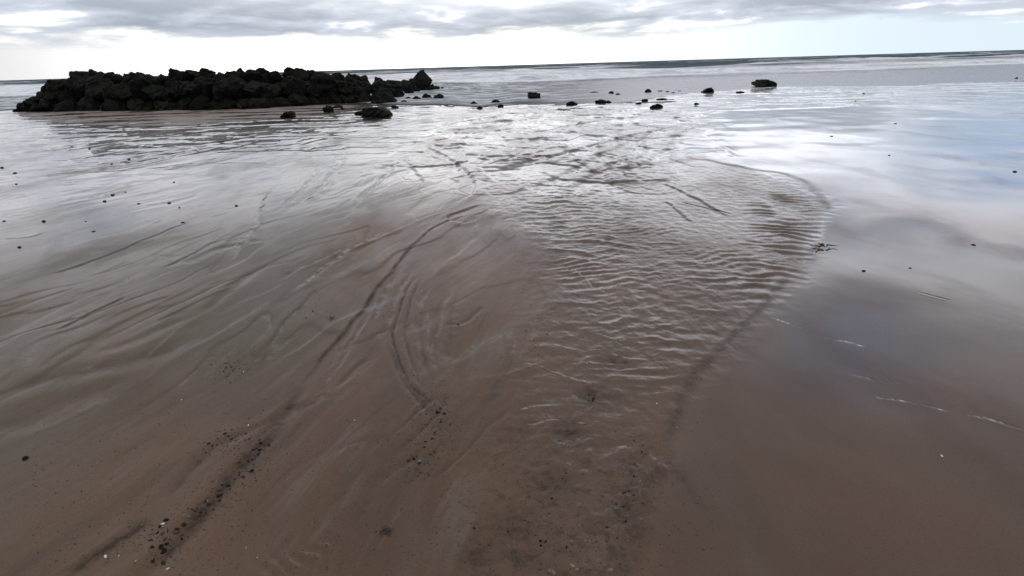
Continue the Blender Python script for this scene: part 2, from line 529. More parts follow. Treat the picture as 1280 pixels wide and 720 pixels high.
    rm = rm * (1 - .9 * flat)
    rr = poly_mask(wx, wy, RIPPLE_R, .22)
    rf = poly_mask(wx, wy, RIPPLE_FINE, .2)
    amp = sm(vnoise(x * 1.6, y * 1.9, 81), -.25, .3) * sm(vnoise(x * 3.4 + 4, y * 2.6, 80), -.45, .2)
    col = poly_mask(wx, wy, RIP_L, .22)
    ph = (y + .12 * x + .24 * vnoise(x * 1.3, y * 1.0, 82) + .10 * vnoise(x * 3.3, y * 3.3, 83)) * (2 * math.pi / .22)
    crest = 1 - np.abs(np.sin(ph * .5)) ** .8
    ph2 = (y - .22 * x + .16 * vnoise(x * 2.1, y * 1.7, 182) + .05 * vnoise(x * 6, y * 6, 183)) * (2 * math.pi / .125)
    crest2 = (1 - np.abs(np.sin(ph2 * .5)) ** .8) * sm(vnoise(x * 1.9 + 3, y * 2.3, 184), -.3, .25)
    lam2 = (y * .92 - .33 * x + .10 * vnoise(x * 2, y * 2, 84)) * (2 * math.pi / .105)
    lam3 = (y + .35 * x + .12 * vnoise(x * 2.2, y * 2.2, 85)) * (2 * math.pi / .17)
    near = sm(r, 2.0, 3.6)
    h = h + rm * (.0048 * crest * amp * (1 + .6 * sm(r, 5.5, 4.0)) + .0030 * crest2 + .0026 * fbm(x * 6, y * 11, 86, 5, .62))
    h = h + col * .010 * crest * (.5 + .5 * amp)
    h = h + rf * .0032 * np.sin(lam2) * sm(vnoise(x * 1.3 + 5, y * 1.3, 87), -.1, .35)
    h = h + rr * .008 * np.sin(lam3 + 1.6 * vnoise(x * 4, y * 4, 88)) * sm(vnoise(x * 2.4, y * 2.4, 89), -.5, .1)
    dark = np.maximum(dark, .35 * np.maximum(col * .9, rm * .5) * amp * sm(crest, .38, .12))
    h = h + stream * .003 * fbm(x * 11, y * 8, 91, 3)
    crest_pale = rm * sm(crest, .90, .99) * sm(vnoise(x * 2.5 + 9, y * 4, 92), .22, .5) * sm(vnoise(x * 14, y * 14, 93), -.1, .3)  # broken pale lines along the ripple crests
    pale = np.maximum(pale, .75 * crest_pale * sm(r, 7.0, 3.0))
    # hollows the water runs over
    for hx, hy, hr in DARK_HOLES:
        gx, gy = ground(hx, hy)
        q = np.exp(-((wx - gx) ** 2 + ((wy - gy) * 1.1) ** 2) / hr ** 2)
        h = h - .006 * q
        dark = np.maximum(dark, .85 * q * (.7 + .5 * vnoise(x * 22, y * 22, 95)))
    sd, t = poly_dist(wx, wy, GRAVEL, .5)
    gm = np.exp(-(sd / .11) ** 2)
    h = h + gm * .005 * fbm(x * 16, y * 12, 96, 3)
    dark = np.maximum(dark, gm * .55 * sm(fbm(x * 13, y * 9, 97, 3), -.2, .45))
    low_ = poly_mask(wx, wy, LOWER, .25)
    h = h + low_ * (.0020 * fbm((x * .8 + y * .5) * 9, (y * .8 - x * .5) * 20, 611, 4, .6) + .0025 * np.abs(vnoise((x - y * .6) * 16, (y + x * .6) * 6, 615)))
    dark = np.maximum(dark, low_ * .45 * sm(fbm((x - y * .4) * 7, (y + x * .4) * 14, 617, 4, .6), .15, .6))
    # close ripples by the lower edge of the picture
    gx, gy = ground(380, 700)
    q = np.exp(-(((x - gx) / .33) ** 2 + ((y - gy) / .13) ** 2))
    h = h + q * .003 * np.sin((x * .8 + y * .5 + .05 * vnoise(x * 6, y * 6, 98)) * 2 * math.pi / .055)
    # sorted sediment: paler and darker sand drawn out along the flow, ringed round the swirl
    tone = .6 * fbm(u * .8, v * 5.0, 301, 4, .6) + .35 * fbm(u * 2.2, v * 22.0, 305, 3, .6)
    cx_, cy_ = ground(580, 405)
    ex, ey = (wx - cx_) / .55, (wy - cy_) / .95
    rad, th = np.hypot(ex, ey), np.arctan2(ey, ex)
    sw = np.exp(-(rad / .85) ** 4)
    ringy = .7 * fbm(rad * 9.0 + .4 * vnoise(th * 1.2, rad * 2, 311), th * .9, 312, 4, .6)
    sw = sw * sm(np.cos(th - 2.9), -.6, .5)
    tone = tone * (1 - sw) + ringy * sw
    tone = tone * left + (1 - left) * .35 * fbm(x * 2.5, y * 1.6, 315, 4)
    # the sand runs down under the sea
    sq = shore_q(x, y)
    h = h - .03 * np.maximum(sq + .8, 0) - .02 * np.maximum(sq + 3, 0) * 0
    h = np.where(sq > 45, -1.37, h)
    dry = poly_mask(x + .5 * vnoise(x * .6, y * .6, 601), y + .6 * vnoise(x * .35, y * .9, 602), DRY, .7) * sm(fbm(x * .3, y * 1.2, 603, 3), -.45, .1)
    wet = np.clip(flat * .95 + stream * .40 + sm(r, 5, 9) * .55 * (1 - stream) + br * .5, 0, 1)
    return h, np.clip(dark, 0, 1), np.clip(pale, 0, 1), wet, stream, np.clip(rm + rr + gm * .6, 0, 1), tone, np.clip(bar, 0, 1), dry


def sand_z(x, y):
    return float(beach(np.array([x]), np.array([y]))[0][0])


def grid_mesh(name, verts, quads, attrs):
    me = D.meshes.new(name)
    me.vertices.add(len(verts))
    me.vertices.foreach_set('co', verts.astype(np.float32).ravel())
    nq = len(quads)
    me.loops.add(nq * 4)
    me.loops.foreach_set('vertex_index', quads.astype(np.int32).ravel())
    me.polygons.add(nq)
    me.polygons.foreach_set('loop_start', (np.arange(nq) * 4).astype(np.int32))
    me.polygons.foreach_set('loop_total', np.full(nq, 4, np.int32))
    me.update(calc_edges=True)
    me.polygons.foreach_set('use_smooth', np.ones(nq, bool))
    for k, v in attrs.items():
        at = me.attributes.new(k, 'FLOAT', 'POINT')
        at.data.foreach_set('value', v.astype(np.float32))
    me.update()
    return me


def polar(az_list, r_list):
    A, RR = np.meshgrid(az_list, r_list)
    return (RR * np.sin(A)).ravel(), (RR * np.cos(A)).ravel()


def polar_quads(nr, na, wrap):
    i = np.arange(nr - 1)[:, None]
    j = np.arange(na if wrap else na - 1)[None, :]
    j2 = (j + 1) % na
    q = np.stack([i * na + j, i * na + j2, (i + 1) * na + j2, (i + 1) * na + j], -1)[..., ::-1]
    return q.reshape(-1, 4)


def mat(name):
    m_ = D.materials.new(name)
    m_.use_nodes = True
    t = m_.node_tree
    t.nodes.clear()
    n = NT(t)
    out = n.n('ShaderNodeOutputMaterial')
    b = n.n('ShaderNodeBsdfPrincipled')
    t.links.new(b.outputs[0], out.inputs[0])
    return m_, n, b


def bump(n, height, strength, dist):
    nd = n.n('ShaderNodeBump')
    nd.inputs['Strength'].default_value = strength
    nd.inputs['Distance'].default_value = dist
    n.put(nd.inputs['Height'], height)
    return nd.outputs[0]


def sand_material(name, is_stream):
    m_, n, b = mat(name)
    pos = n.n('ShaderNodeNewGeometry').outputs['Position']
    dark, pale, wet, rough_ = n.attr('dark'), n.attr('pale'), n.attr('wet'), n.attr('ripple')
    big = n.noise(n.vscale(pos, (1.0, .6, 1.0)), 0.7, 4, .55, .3)
    mid = n.noise(n.vscale(pos, (1.0, .5, 1.0)), 4.5, 5, .6, .6)
    grain = n.noise(pos, 420.0, 3, .7)
    speck = n.noise(pos, 95.0, 3, .75)
    tone = n.attr('tone')
    c = n.mix(n.ss(big, .35, .66), (.104, .064, .041, 1), (.155, .091, .052, 1))
    c = n.mix(n.ss(mid, .42, .72, 0, .30), c, (.160, .122, .096, 1))
    c = n.mix(n.ss(tone, .05, .75, 0, .38), c, (.20, .165, .142, 1))
    c = n.mix(n.ss(tone, -.10, -.75, 0, .42), c, (.048, .037, .031, 1))
    if True:
        c = n.mix(n.m('MULTIPLY', n.attr('flow'), .45), c, (.118, .076, .050, 1))
    sx_ = n.n('ShaderNodeSeparateXYZ')
    n.t.links.new(pos, sx_.inputs[0])
    ol = n.m('ADD', sx_.outputs[0], n.m('MULTIPLY', n.m('SUBTRACT', big, .5), 4.0))
    c = n.mix(n.ss(ol, -.9, -2.4, 0, .6), c, (.098, .080, .046, 1))
    c = n.mix(n.ss(wet, .60, .95, 0, .40), c, (.078, .045, .029, 1))
    rust = n.noise(n.vscale(pos, (1.0, .45, 1.0)), 1.7, 5, .6, .8)
    c = n.mix(n.ss(rust, .50, .72, 0, .55), c, (.150, .090, .054, 1))
    c = n.mix(n.ss(grain, .35, .75, 0, .30), c, (.07, .055, .045, 1))
    mott = n.noise(pos, 170.0, 4, .75)
    c = n.mix(n.ss(mott, .52, .70, 0, .45), c, (.045, .034, .028, 1))
    c = n.mix(n.ss(mott, .45, .30, 0, .35), c, (.20, .155, .125, 1))
    c = n.mix(n.ss(speck, .60, .70, 0, .75), c, (.05, .042, .038, 1))
    c = n.mix(n.ss(speck, .30, .22, 0, .35), c, (.24, .20, .17, 1))
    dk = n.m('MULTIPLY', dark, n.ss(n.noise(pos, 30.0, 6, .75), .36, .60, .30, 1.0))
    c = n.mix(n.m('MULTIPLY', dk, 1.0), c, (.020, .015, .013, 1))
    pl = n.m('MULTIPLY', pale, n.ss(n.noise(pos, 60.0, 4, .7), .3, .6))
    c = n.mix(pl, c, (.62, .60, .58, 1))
    c = n.mix(n.m('MULTIPLY', n.attr('dry'), n.ss(mid, .3, .6, .6, 1.0)), c, (.30, .25, .225, 1))
    n.put(b.inputs['Base Color'], c)
    patch = n.noise(n.vscale(pos, (1.0, .55, 1.0)), 1.1, 5, .6, .5)
    bar = n.attr('bar')
    r0 = n.ss(wet, 0.0, 1.0, .34, .05)
    r0 = n.m('ADD', r0, n.m('MULTIPLY', bar, .12))
    r1 = n.m('ADD', r0, n.m('MULTIPLY', n.ss(patch, .45, .70, 0.0, .10), n.ss(wet, .95, .3)))
    r1 = n.m('ADD', r1, n.m('MULTIPLY', pale, .35))
    b.inputs['IOR'].default_value = 1.38
    b.inputs['Specular IOR Level'].default_value = .12
    cw = n.m('MULTIPLY', n.ss(patch, .72, .45, .45, 1.0), n.ss(wet, 0.0, .9, .40, 1.0))
    cw = n.m('MULTIPLY', cw, n.m('SUBTRACT', 1.0, n.m('MULTIPLY', dark, .8)))
    dry = n.attr('dry')
    cw = n.m('MULTIPLY', cw, n.m('SUBTRACT', 1.0, n.m('MULTIPLY', dry, .85)))
    r1 = n.m('ADD', n.m('ADD', r1, n.m('MULTIPLY', dark, .25)), n.m('MULTIPLY', dry, .3))
    n.put(b.inputs['Roughness'], r1)
    n.put(b.inputs['Coat Weight'], n.m('MULTIPLY', cw, n.m('SUBTRACT', 1.0, n.m('MULTIPLY', bar, .50))))
    b.inputs['Coat Roughness'].default_value = .025
    b.inputs['Coat IOR'].default_value = 1.33
    lo = n.noise(n.vscale(pos, (1.0, .7, 1.0)), 13.0, 4, .6, .3)
    hgt = n.m('ADD', n.m('MULTIPLY', lo, 1.0), n.m('MULTIPLY', speck, .25))
    hgt = n.m('ADD', hgt, n.m('MULTIPLY', grain, .10))
    fine = n.noise(n.vscale(pos, (1.0, .55, 1.0)), 48.0, 5, .7, .8)
    hgt = n.m('ADD', hgt, n.m('MULTIPLY', fine, .40))
    nb = n.n('ShaderNodeBump')
    nb.inputs['Distance'].default_value = .004
    n.put(nb.inputs['Height'], hgt)
    n.put(nb.inputs['Strength'], n.m('ADD', n.ss(wet, 0.0, 1.0, .55, .05), n.m('MULTIPLY', rough_, .30)))
    n.put(b.inputs['Normal'], nb.outputs[0])
    cb = bump(n, n.noise(n.vscale(pos, (1.0, .5, 1.0)), 2.2, 3, .5), .06, .01)
    n.put(b.inputs['Coat Normal'], cb)
    return m_


def tag(o, label=None, cat=None, group=None, kind=None):
    for k, v in (('label', label), ('category', cat), ('group', group), ('kind', kind)):
        if v:
            o[k] = v
    return o


def link(name, me, m_=None, **kw):
    o = D.objects.new(name, me)
    C.objects.link(o)
    if m_ and not me.materials:
        me.materials.append(m_)
    return tag(o, **kw)


# polar sheet round the place where one stands: fine in front, coarse behind
az_front = np.radians(np.linspace(-58, 58, 1150))
az_back = np.radians(np.linspace(58, 302, 90)[1:-1])
azs = np.concatenate([az_front, az_back])
ang = np.radians(np.concatenate([np.linspace(88, 56, 12)[:-1], np.linspace(56, 20, 420)[:-1], np.linspace(20, 5, 330)[:-1], np.linspace(5, 2.0, 130)]))
rs = np.concatenate([CAM_H / np.tan(ang), [60, 90, 140, 220, 400, 800, 1600]])
gx_, gy_ = polar(azs, rs)
hz, a_dark, a_pale, a_wet, a_str, a_rip, a_tone, a_bar, a_dry = beach(gx_, gy_)
V = np.stack([gx_, gy_, hz], -1)
Q = polar_quads(len(rs), len(azs), True)
smask = a_str[Q].mean(1) > .5
rq = np.hypot(*V[Q[:, 0], :2].T)
smask &= rq < 22


def sub_mesh(name, sel):
    q = Q[sel]
    used, inv = np.unique(q, return_inverse=True)
    return grid_mesh(name, V[used], inv.reshape(-1, 4), {'dark': a_dark[used], 'pale': a_pale[used], 'wet': a_wet[used], 'ripple': a_rip[used], 'flow': a_str[used], 'bar': a_bar[used], 'dry': a_dry[used], 'tone': a_tone[used]})


link('sand', sub_mesh('sand', ~smask), sand_material('wet_sand', False), kind='structure')
link('stream', sub_mesh('stream', smask), sand_material('shallow_stream_over_sand', True), kind='structure')

# ------------------------------------------------------------------ the sea
az_s = np.radians(np.linspace(-60, 60, 700))
d_s = np.concatenate([np.linspace(12, 46, 170)[:-1], np.linspace(46, 170, 330)[:-1], np.geomspace(170, 700, 150)[:-1], np.geomspace(700, 9000, 40)])
sx, sy = polar(az_s, d_s)
q_ = shore_q(sx, sy)
wq = q_ + 3.0 * vnoise(sx * .045, sy * .03, 201) + 1.2 * vnoise(sx * .16, sy * .12, 202)


def crest_at(q0, width_back, width_front, amp, seed, scale=.05):
    a_ = amp * (.45 + .75 * sm(vnoise(sx * scale, sy * .01 + seed, seed), -.35, .35))
    e = wq - q0
    return a_ * np.where(e > 0, np.exp(-(e / width_back) ** 2), np.exp(-(e / width_front) ** 2))


sea_h = np.full(sx.shape, -.015)
rightness = sm(sx / np.maximum(sy, 1), -.05, .35)
BREAK = [(30, 9, 1.2, .12, 211), (46, 10, 1.4, .34, 212), (82, 12, 1.8, .34, 213), (120, 14, 3, .34, 214), (165, 16, 4, .38, 215), (215, 18, 5, .4, 216)]
crests = 0
for q0, wb, wf, am, sd_ in BREAK:
    k = crest_at(q0, wb, wf, am, sd_)
    sea_h = sea_h + k * sm(wq, 6, 30)
    crests = crests + k / am
far_w = sm(q_, 150, 400)
sea_h = sea_h + far_w * .30 * fbm(sx * .006, sy * .03, 221, 3) + sm(q_, 60, 150) * .10 * fbm(sx * .05, sy * .14, 225, 3)
sea_h = sea_h + sm(q_, 2, 25) * (.05 * fbm(sx * .5, sy * .9, 222, 3) * sm(q_, 400, 60))
sea_h = sea_h + sm(q_, -.5, 4) * .010 * fbm(sx * 1.6, sy * 2.6, 223, 3) * sm(q_, 60, 20)
sea_h = np.minimum(sea_h, 1.05)
# foam: white water from the breakers in to the inner bar, ragged lines further in
fo = sm(wq, 28 - 4 * rightness, 36 - 2 * rightness) * sm(wq, 190 - 92 * rightness, 130 - 62 * rightness)
fo = fo * (.72 + .28 * sm(fbm(sx * .09, sy * .16, 231, 4), -.45, .15))
tops = np.zeros_like(fo)
for q0, wb, wf, am, sd_ in BREAK[2:]:
    e = wq - q0
    tops = np.maximum(tops, np.exp(-(e / 4.5) ** 2) * sm(vnoise(sx * .022, sy * .01 + sd_, sd_ + 40), -.08, .15))
spray = sm(fbm(sx * .02, sy * .03, 241, 4), .42, .62) * sm(q_, 110, 160) * sm(q_, 1500, 500)
inner = (.35 + .65 * sm(fbm(sx * .30, wq * 1.1, 233, 5, .6), -.15, .45)) * sm(wq, 0, 3) * sm(wq, 60, 40) * .80
lacy = np.exp(-((wq - .1) / .35) ** 2) * .65 * sm(vnoise(sx * .4, sy * .4, 234), -.2, .3)
whiteness = np.clip(np.maximum.reduce([fo, tops * .9, spray, inner * (1 - .8 * rightness), lacy * sm(sx, -2, 1)]), 0, 1)
calm = np.clip(rightness + .25 * sm(sx, -4, 6), 0, 1) * sm(wq, -2.5, -.5) * sm(wq, 34, 25)
Qs = polar_quads(len(d_s), len(az_s), False)
keep = (q_[Qs].max(1) > -3.0)
Qs = Qs[keep]
used, inv = np.unique(Qs, return_inverse=True)
SV = np.stack([sx, sy, sea_h], -1)[used]
sea_me = grid_mesh('sea', SV, inv.reshape(-1, 4), {'whiteness': whiteness[used], 'calm': calm[used]})
m_, n, b = mat('sea_water')
pos = n.n('ShaderNodeNewGeometry').outputs['Position']
fm, cm = n.attr('whiteness'), n.attr('calm')
fn = n.noise(n.vscale(pos, (.5, 1.0, 1.0)), 1.6, 6, .65, .4)
ff = n.m('MULTIPLY', fm, n.ss(fn, .32, .55, .62, 1.0))
wc = n.mix(cm, (.026, .058, .066, 1), (.115, .112, .130, 1))
n.put(b.inputs['Base Color'], n.mix(ff, wc, (.93, .94, .96, 1)))
n.put(b.inputs['Roughness'], n.m('ADD', n.ss(cm, 0.0, 1.0, .55, .25), n.m('MULTIPLY', ff, .4)))
n.put(b.inputs['Specular IOR Level'], n.ss(cm, 0.0, 1.0, .10, .34))
b.inputs['IOR'].default_value = 1.33
wv = n.noise(n.vscale(pos, (.55, 1.0, 1.0)), 1.1, 6, .62, .2)
wv2 = n.noise(n.vscale(pos, (.25, 1.0, 1.0)), .22, 4, .6)
nb = n.n('ShaderNodeBump')
nb.inputs['Distance'].default_value = 1.3
n.put(nb.inputs['Height'], n.m('ADD', n.m('MULTIPLY', wv, .45), wv2))
n.put(nb.inputs['Strength'], n.m('MULTIPLY', n.ss(cm, 0.0, 1.0, .95, .05), n.ss(ff, 0.0, .8, 1.0, .12)))
n.put(b.inputs['Normal'], nb.outputs[0])
link('sea', sea_me, m_, kind='structure')

# ------------------------------------------------------------------ rocks
def rock_material(name, c1, c2, green, odd=(.030, .027, .024, 1), odds=.35):
    m_, n, b = mat(name)
    tc = n.n('ShaderNodeTexCoord').outputs['Object']
    oi = n.n('ShaderNodeObjectInfo').outputs['Random']
    gm = n.n('ShaderNodeNewGeometry')
    sp = n.n('ShaderNodeSeparateXYZ')
    n.t.links.new(gm.outputs['Normal'], sp.inputs[0])
    a = n.noise(tc, 2.6, 6, .65, .3)
    f = n.noise(tc, 17.0, 5, .7)
    c = n.mix(n.ss(a, .35, .68), c1, c2)
    c = n.mix(n.ss(f, .52, .74, 0, .6), c, (.008, .008, .008, 1))
    c = n.mix(n.m('MULTIPLY', n.ss(oi, .2, 1.0, 0, odds), n.ss(a, .3, .6)), c, odd)
    if green:
        g = n.m('MULTIPLY', n.ss(sp.outputs[2], .25, .85), n.ss(n.noise(tc, 6.0, 5, .7), .38, .6))
        c = n.mix(n.m('MULTIPLY', g, green), c, (.014, .021, .007, 1))
    n.put(b.inputs['Base Color'], c)
    n.put(b.inputs['Roughness'], n.ss(f, .3, .7, .42, .85))
    b.inputs['Specular IOR Level'].default_value = .06
    n.put(b.inputs['Normal'], bump(n, n.m('ADD', n.m('MULTIPLY', a, 1.0), n.m('MULTIPLY', f, .35)), .9, .12))
    return m_


DARK_ROCK = rock_material('weedy_black_rock', (.007, .007, .007, 1), (.018, .017, .016, 1), .8)
WET_ROCK = rock_material('wet_black_rock', (.006, .006, .007, 1), (.016, .015, .015, 1), 0)


def ico(sub):
    bm = bmesh.new()
    bmesh.ops.create_icosphere(bm, subdivisions=sub, radius=1.0)
    bm.verts.ensure_lookup_table()
    co = np.array([v.co[:] for v in bm.verts])
    fs = np.array([[v.index for v in f.verts] for f in bm.faces])
    bm.free()
    return co, fs


ICO = {k: ico(k) for k in (1, 2, 3, 4)}


def rock_mesh(name, seed, sub, m_, squash=(1, 1, .8), cuts=11, rough=.10, lo=.55, hi=.95, smooth=False):
    """angular stone: a ball cut by random planes, then roughened"""
    g = np.random.default_rng(seed)
    co, fs = ICO[sub]
    p = co.copy()
    for _ in range(cuts):
        d = g.normal(size=3)
        d /= np.linalg.norm(d)
        lim = g.uniform(lo, hi)
        over = np.maximum(p @ d - lim, 0)
        p = p - over[:, None] * d * .94
    if rough:
        o3 = g.uniform(0, 50, 3)
        k = (fbm(co[:, 0] * 2.3 + o3[0] + co[:, 2] * 1.3, co[:, 1] * 2.3 + o3[1] - co[:, 2] * 1.7, seed % 97, 4, .55))
        p = p * (1 + rough * k)[:, None]
    p = p * np.array(squash)
    me = D.meshes.new(name)
    me.from_pydata(p.tolist(), [], fs.tolist())
    me.polygons.foreach_set('use_smooth', np.full(len(fs), smooth, bool))
    me.materials.append(m_)
    me.update()
    return me


BOULDERS = [rock_mesh('boulder', 100 + i, 4, DARK_ROCK, (1.0, random.uniform(.75, .95), random.uniform(.65, .95)), 16, .17, .42, .92) for i in range(9)]
LOW_ROCKS = [rock_mesh('rock', 140 + i, 3, WET_ROCK, (1.0, random.uniform(.6, .8), random.uniform(.5, .7)), 10, .24) for i in range(7)]


def place_rock(name, me, x, y, z, sx_, sy_, sz_, rot=None, **kw):
    o = D.objects.new(name, me)
    C.objects.link(o)
    o.location = (x, y, z)
    o.scale = (sx_, sy_, sz_)
    o.rotation_euler = rot or (random.uniform(-.35, .35), random.uniform(-.35, .35), random.uniform(0, 6.28))
    return tag(o, **kw)


# the groyne: base line and skyline read from the photograph
BASE = [(19, 139.5), (70, 139), (150, 139), (240, 138), (320, 136), (400, 131), (440, 128.5), (490, 124), (505, 118), (520, 114), (546, 111.5)]
TOP = [(18, 138), (32, 129), (50, 120), (65, 115), (72, 112), (76, 101), (88, 97), (100, 92), (130, 86), (150, 90), (155, 91), (175, 88), (200, 92), (225, 95), (240, 92),
       (245, 86), (265, 86), (282, 92), (312, 86), (345, 89), (352, 86), (382, 86), (400, 90), (405, 95), (412, 91), (424, 92), (437, 96), (445, 91), (456, 96),
       (475, 96), (480, 99), (495, 99), (505, 104), (510, 100), (520, 98), (537, 105), (546, 110)]
bx_, by_ = zip(*BASE)
tx_, ty_ = zip(*TOP)


def groyne_at(px, back):
    x, y = ground(px, float(np.interp(px, bx_, by_)))
    x2, y2 = x + back * .15, y + back
    _, ztop = ray_at(px, float(np.interp(px, tx_, ty_)), y2)
    s = y2 / y
    return x * s, y2, ztop


G_LAB = {'crest': 'black weed-topped boulder along the crest of the long rock groyne',
         'foot': 'black boulder at the sandy foot of the long rock groyne',
         'mid': 'black boulder midway up the face of the long rock groyne',
         'core': 'black boulder in the shadowed middle of the rock groyne behind its face',
         'end': 'small jagged dark boulder on the low seaward end of the groyne'}
G_GRP = {'crest': 'boulders along the groyne crest', 'foot': 'boulders at the groyne foot', 'mid': 'boulders on the groyne face', 'core': 'boulders in the groyne core',
         'end': 'boulders on the groyne seaward end'}
gi = 0
random.seed(21)


def boulder(row, x, y, z, r, flat_=1.0, rot=None):
    global gi
    me = BOULDERS[gi % len(BOULDERS)]
    r = r * 1.14
    gi += 1
    return place_rock('boulder', me, x, y, z, r, r * random.uniform(.8, 1.1), r * flat_ * random.uniform(.85, 1.1), rot, label=G_LAB[row], cat='boulder', group=G_GRP[row])


px = 76.0
while px < 402:
    # crest
    x, y, zt = groyne_at(px + random.uniform(-3, 3), random.uniform(1.5, 2.0))
    r = random.choice((.42, .55, .65, .8, .95))
    boulder('crest', x, y, zt - r * .62, r)
    if random.random() < .7:
        x, y, zt = groyne_at(px + 7, 1.7)
        r = random.uniform(.26, .38)
        boulder('crest', x, y, zt - r * .72, r)
    # core, face and foot
    x, y, zt = groyne_at(px + 6, 2.3)
    boulder('core', x, y, zt * .45, 1.0)
    x, y, zt = groyne_at(px + random.uniform(-4, 4), .95)
    boulder('mid', x, y, zt * random.uniform(.40, .55), random.uniform(.68, .88))
    x, y, zt = groyne_at(px + random.uniform(-6, 6), .42)
    boulder('foot', x, y, random.uniform(.02, .22), random.uniform(.55, .78))
    px += random.uniform(14.5, 18.5)
for px, back, r in ((22, .3, .22), (30, .5, .30), (36, .25, .22), (44, .6, .42), (52, .35, .34), (58, .9, .50), (66, .5, .44), (70, 1.1, .55), (40, 1.1, .35), (62, 1.5, .5), (74, .5, .6), (80, .9, .7), (78, .3, .5), (72, .2, .35), (400, .4, .5), (406, .8, .55), (410, .3, .4)):
    x, y, zt = groyne_at(px, back)
    boulder('foot', x, y, max(zt - r * .72, .02), r)
    if zt - r > .1:
        boulder('foot', x, y - .1, max(zt - r * 1.6, .02), r * 1.05)
for px in (430, 437, 444, 451, 458):
    for back, kz in ((.3, .1), (.7, .4), (1.1, .6)):
        x, y, zt = groyne_at(px + random.uniform(-2, 2), back)
        boulder('end', x, y, zt * kz, .42)
for px in (384, 392, 398, 404, 410, 416):
    x, y, zt = groyne_at(px, random.uniform(.4, .9))
    boulder('foot', x, y, .16, .5)
px = 406.0
while px < 545:
    for back, kz in ((.3, 0), (1.0, .30), (1.5, .60), (2.2, .8)):
        p2 = px + random.uniform(-4, 4)
        x, y, zt = groyne_at(p2, back)
        zt = max(zt, .15)
        r = min(random.uniform(.36, .56), .28 + .35 * zt)
        if kz == 0:
            boulder('end', x, y, r * .12, r * .95)
            continue
        if kz == .8:
            boulder('end', x, y, zt - r * .62, r)
        else:
            boulder('end', x, y, min(zt * kz, zt - r * .55), r)
    px += random.uniform(9.5, 12.5)

# the upright pointed rock and other singular rocks at the end of the groyne
SPIKE = rock_mesh('pointed_rock', 301, 4, DARK_ROCK, (.75, .6, 1.0), 13, .20)
co = np.array([v.co[:] for v in SPIKE.vertices])
t_ = np.clip((co[:, 2] + 1) / 2, 0, 1)
co[:, 0] = co[:, 0] * (1.25 - .80 * t_ ** 1.3) + .32 * t_
co[:, 1] *= 1.1 - .6 * t_
SPIKE.vertices.foreach_set('co', co.ravel().astype(np.float32))
SPIKE.update()
x, y, zt = groyne_at(523, 1.6)
x, zt = ray_at(524, 88.5, y)
place_rock('pointed_rock', SPIKE, x - .15, y, zt - .60, 1.35, 1.0, .66, (0, 0, .1),
           label='upright pointed rock standing at the seaward tip of the groyne', cat='rock')


def px_rock(px, py, wpx, hpx, label, me=None, name='rock', group=None, depth=.8, rot=None, sink=.42, cat='rock'):
    """rock whose foot stands at pixel (px, py) and that shows wpx by hpx"""
    x, y = ground(px, py)
    d = math.sqrt(x * x + y * y + CAM_H ** 2)
    k = math.hypot(y, CAM_H) / F_PX
    w_, h_ = wpx * k, hpx * k * .88
    me = me or random.choice(LOW_ROCKS)
    co = np.array([v.co[:] for v in me.vertices])
    rz = random.uniform(0, 6.28) if rot is None else rot
    c_, s_ = math.cos(rz), math.sin(rz)
    xs_ = co[:, 0] * c_ - co[:, 1] * s_
    ys_ = co[:, 0] * s_ + co[:, 1] * c_
    ex, ey, ez = np.ptp(xs_), np.ptp(ys_), np.ptp(co[:, 2])
    sc = w_ / ex
    sz = h_ / (ez * (1 - sink))
    gz = sand_z(x, y + w_ * depth * .4)
    if shore_q(np.array([x]), np.array([y]))[0] > 0:
        gz = max(gz, -.05)
    o = D.objects.new(name, me)
    C.objects.link(o)
    o.location = (x, y + w_ * .35, gz - co[:, 2].min() * sz - ez * sz * sink)
    o.scale = (sc, sc, sz)
    o.rotation_euler = (0, 0, rz)
    return tag(o, label, cat, group)


px_rock(475, 128.5, 31, 21, 'large blocky boulder at the front of the groyne seaward end', BOULDERS[2], 'boulder', cat='boulder')
px_rock(470, 146.5, 38, 14, 'broad black rock standing alone on the sand before the blocky boulder', BOULDERS[5], 'boulder', cat='boulder')
px_rock(450, 143.5, 13, 5, 'small black rock touching the left side of the broad lone rock')
px_rock(462, 149.5, 12, 3.2, 'flat black slab lying in front of the broad lone rock')
px_rock(493, 135.5, 9, 3.6, 'small dark rock on wet sand just right of the broad lone rock')
px_rock(358, 147.5, 20, 8, 'low jagged black rock alone on the grey sand, leftmost of the loose rocks')
px_rock(410, 141, 12.5, 9, 'squat black rock on the sand below the middle of the groyne')
px_rock(421, 135, 14, 3.2, 'flat dark slab behind the squat black rock by the groyne')
px_rock(428, 138, 5, 2.5, 'tiny dark rock just right of the squat black rock')
px_rock(504, 127, 9, 3.2, 'low dark rock at the water edge beside the groyne end')
px_rock(510, 122.5, 8, 3, 'small dark rock between the groyne end and a rounded pair')
px_rock(520, 123.5, 11, 4.5, 'lower left rock of a rounded pair in the shallows off the groyne')
px_rock(533, 122, 13, 6.5, 'taller right rock of a rounded pair in the shallows off the groyne')
px_rock(548, 122.5, 14, 6.5, 'rounded black rock just right of the pair in the shallows')
px_rock(553, 110.5, 5, 2.6, 'tiny rock in the water off the tip of the groyne')
px_rock(562, 110.5, 3.4, 1.6, 'tiniest speck of rock in the water beyond the groyne tip')
px_rock(592, 129.5, 9, 4.6, 'small dark rock at the water edge, upper left of a scattered five')
px_rock(599.5, 136, 8, 3.4, 'small dark rock on shining sand, lowest of the scattered five')
px_rock(608, 133, 9, 2.2, 'flat dark rock in the middle of the scattered five')
px_rock(619, 128, 13, 5, 'wide low rock in the shallows, widest of the scattered five')
px_rock(626, 134, 8, 3.2, 'small dark rock on shining sand, rightmost of the scattered five')
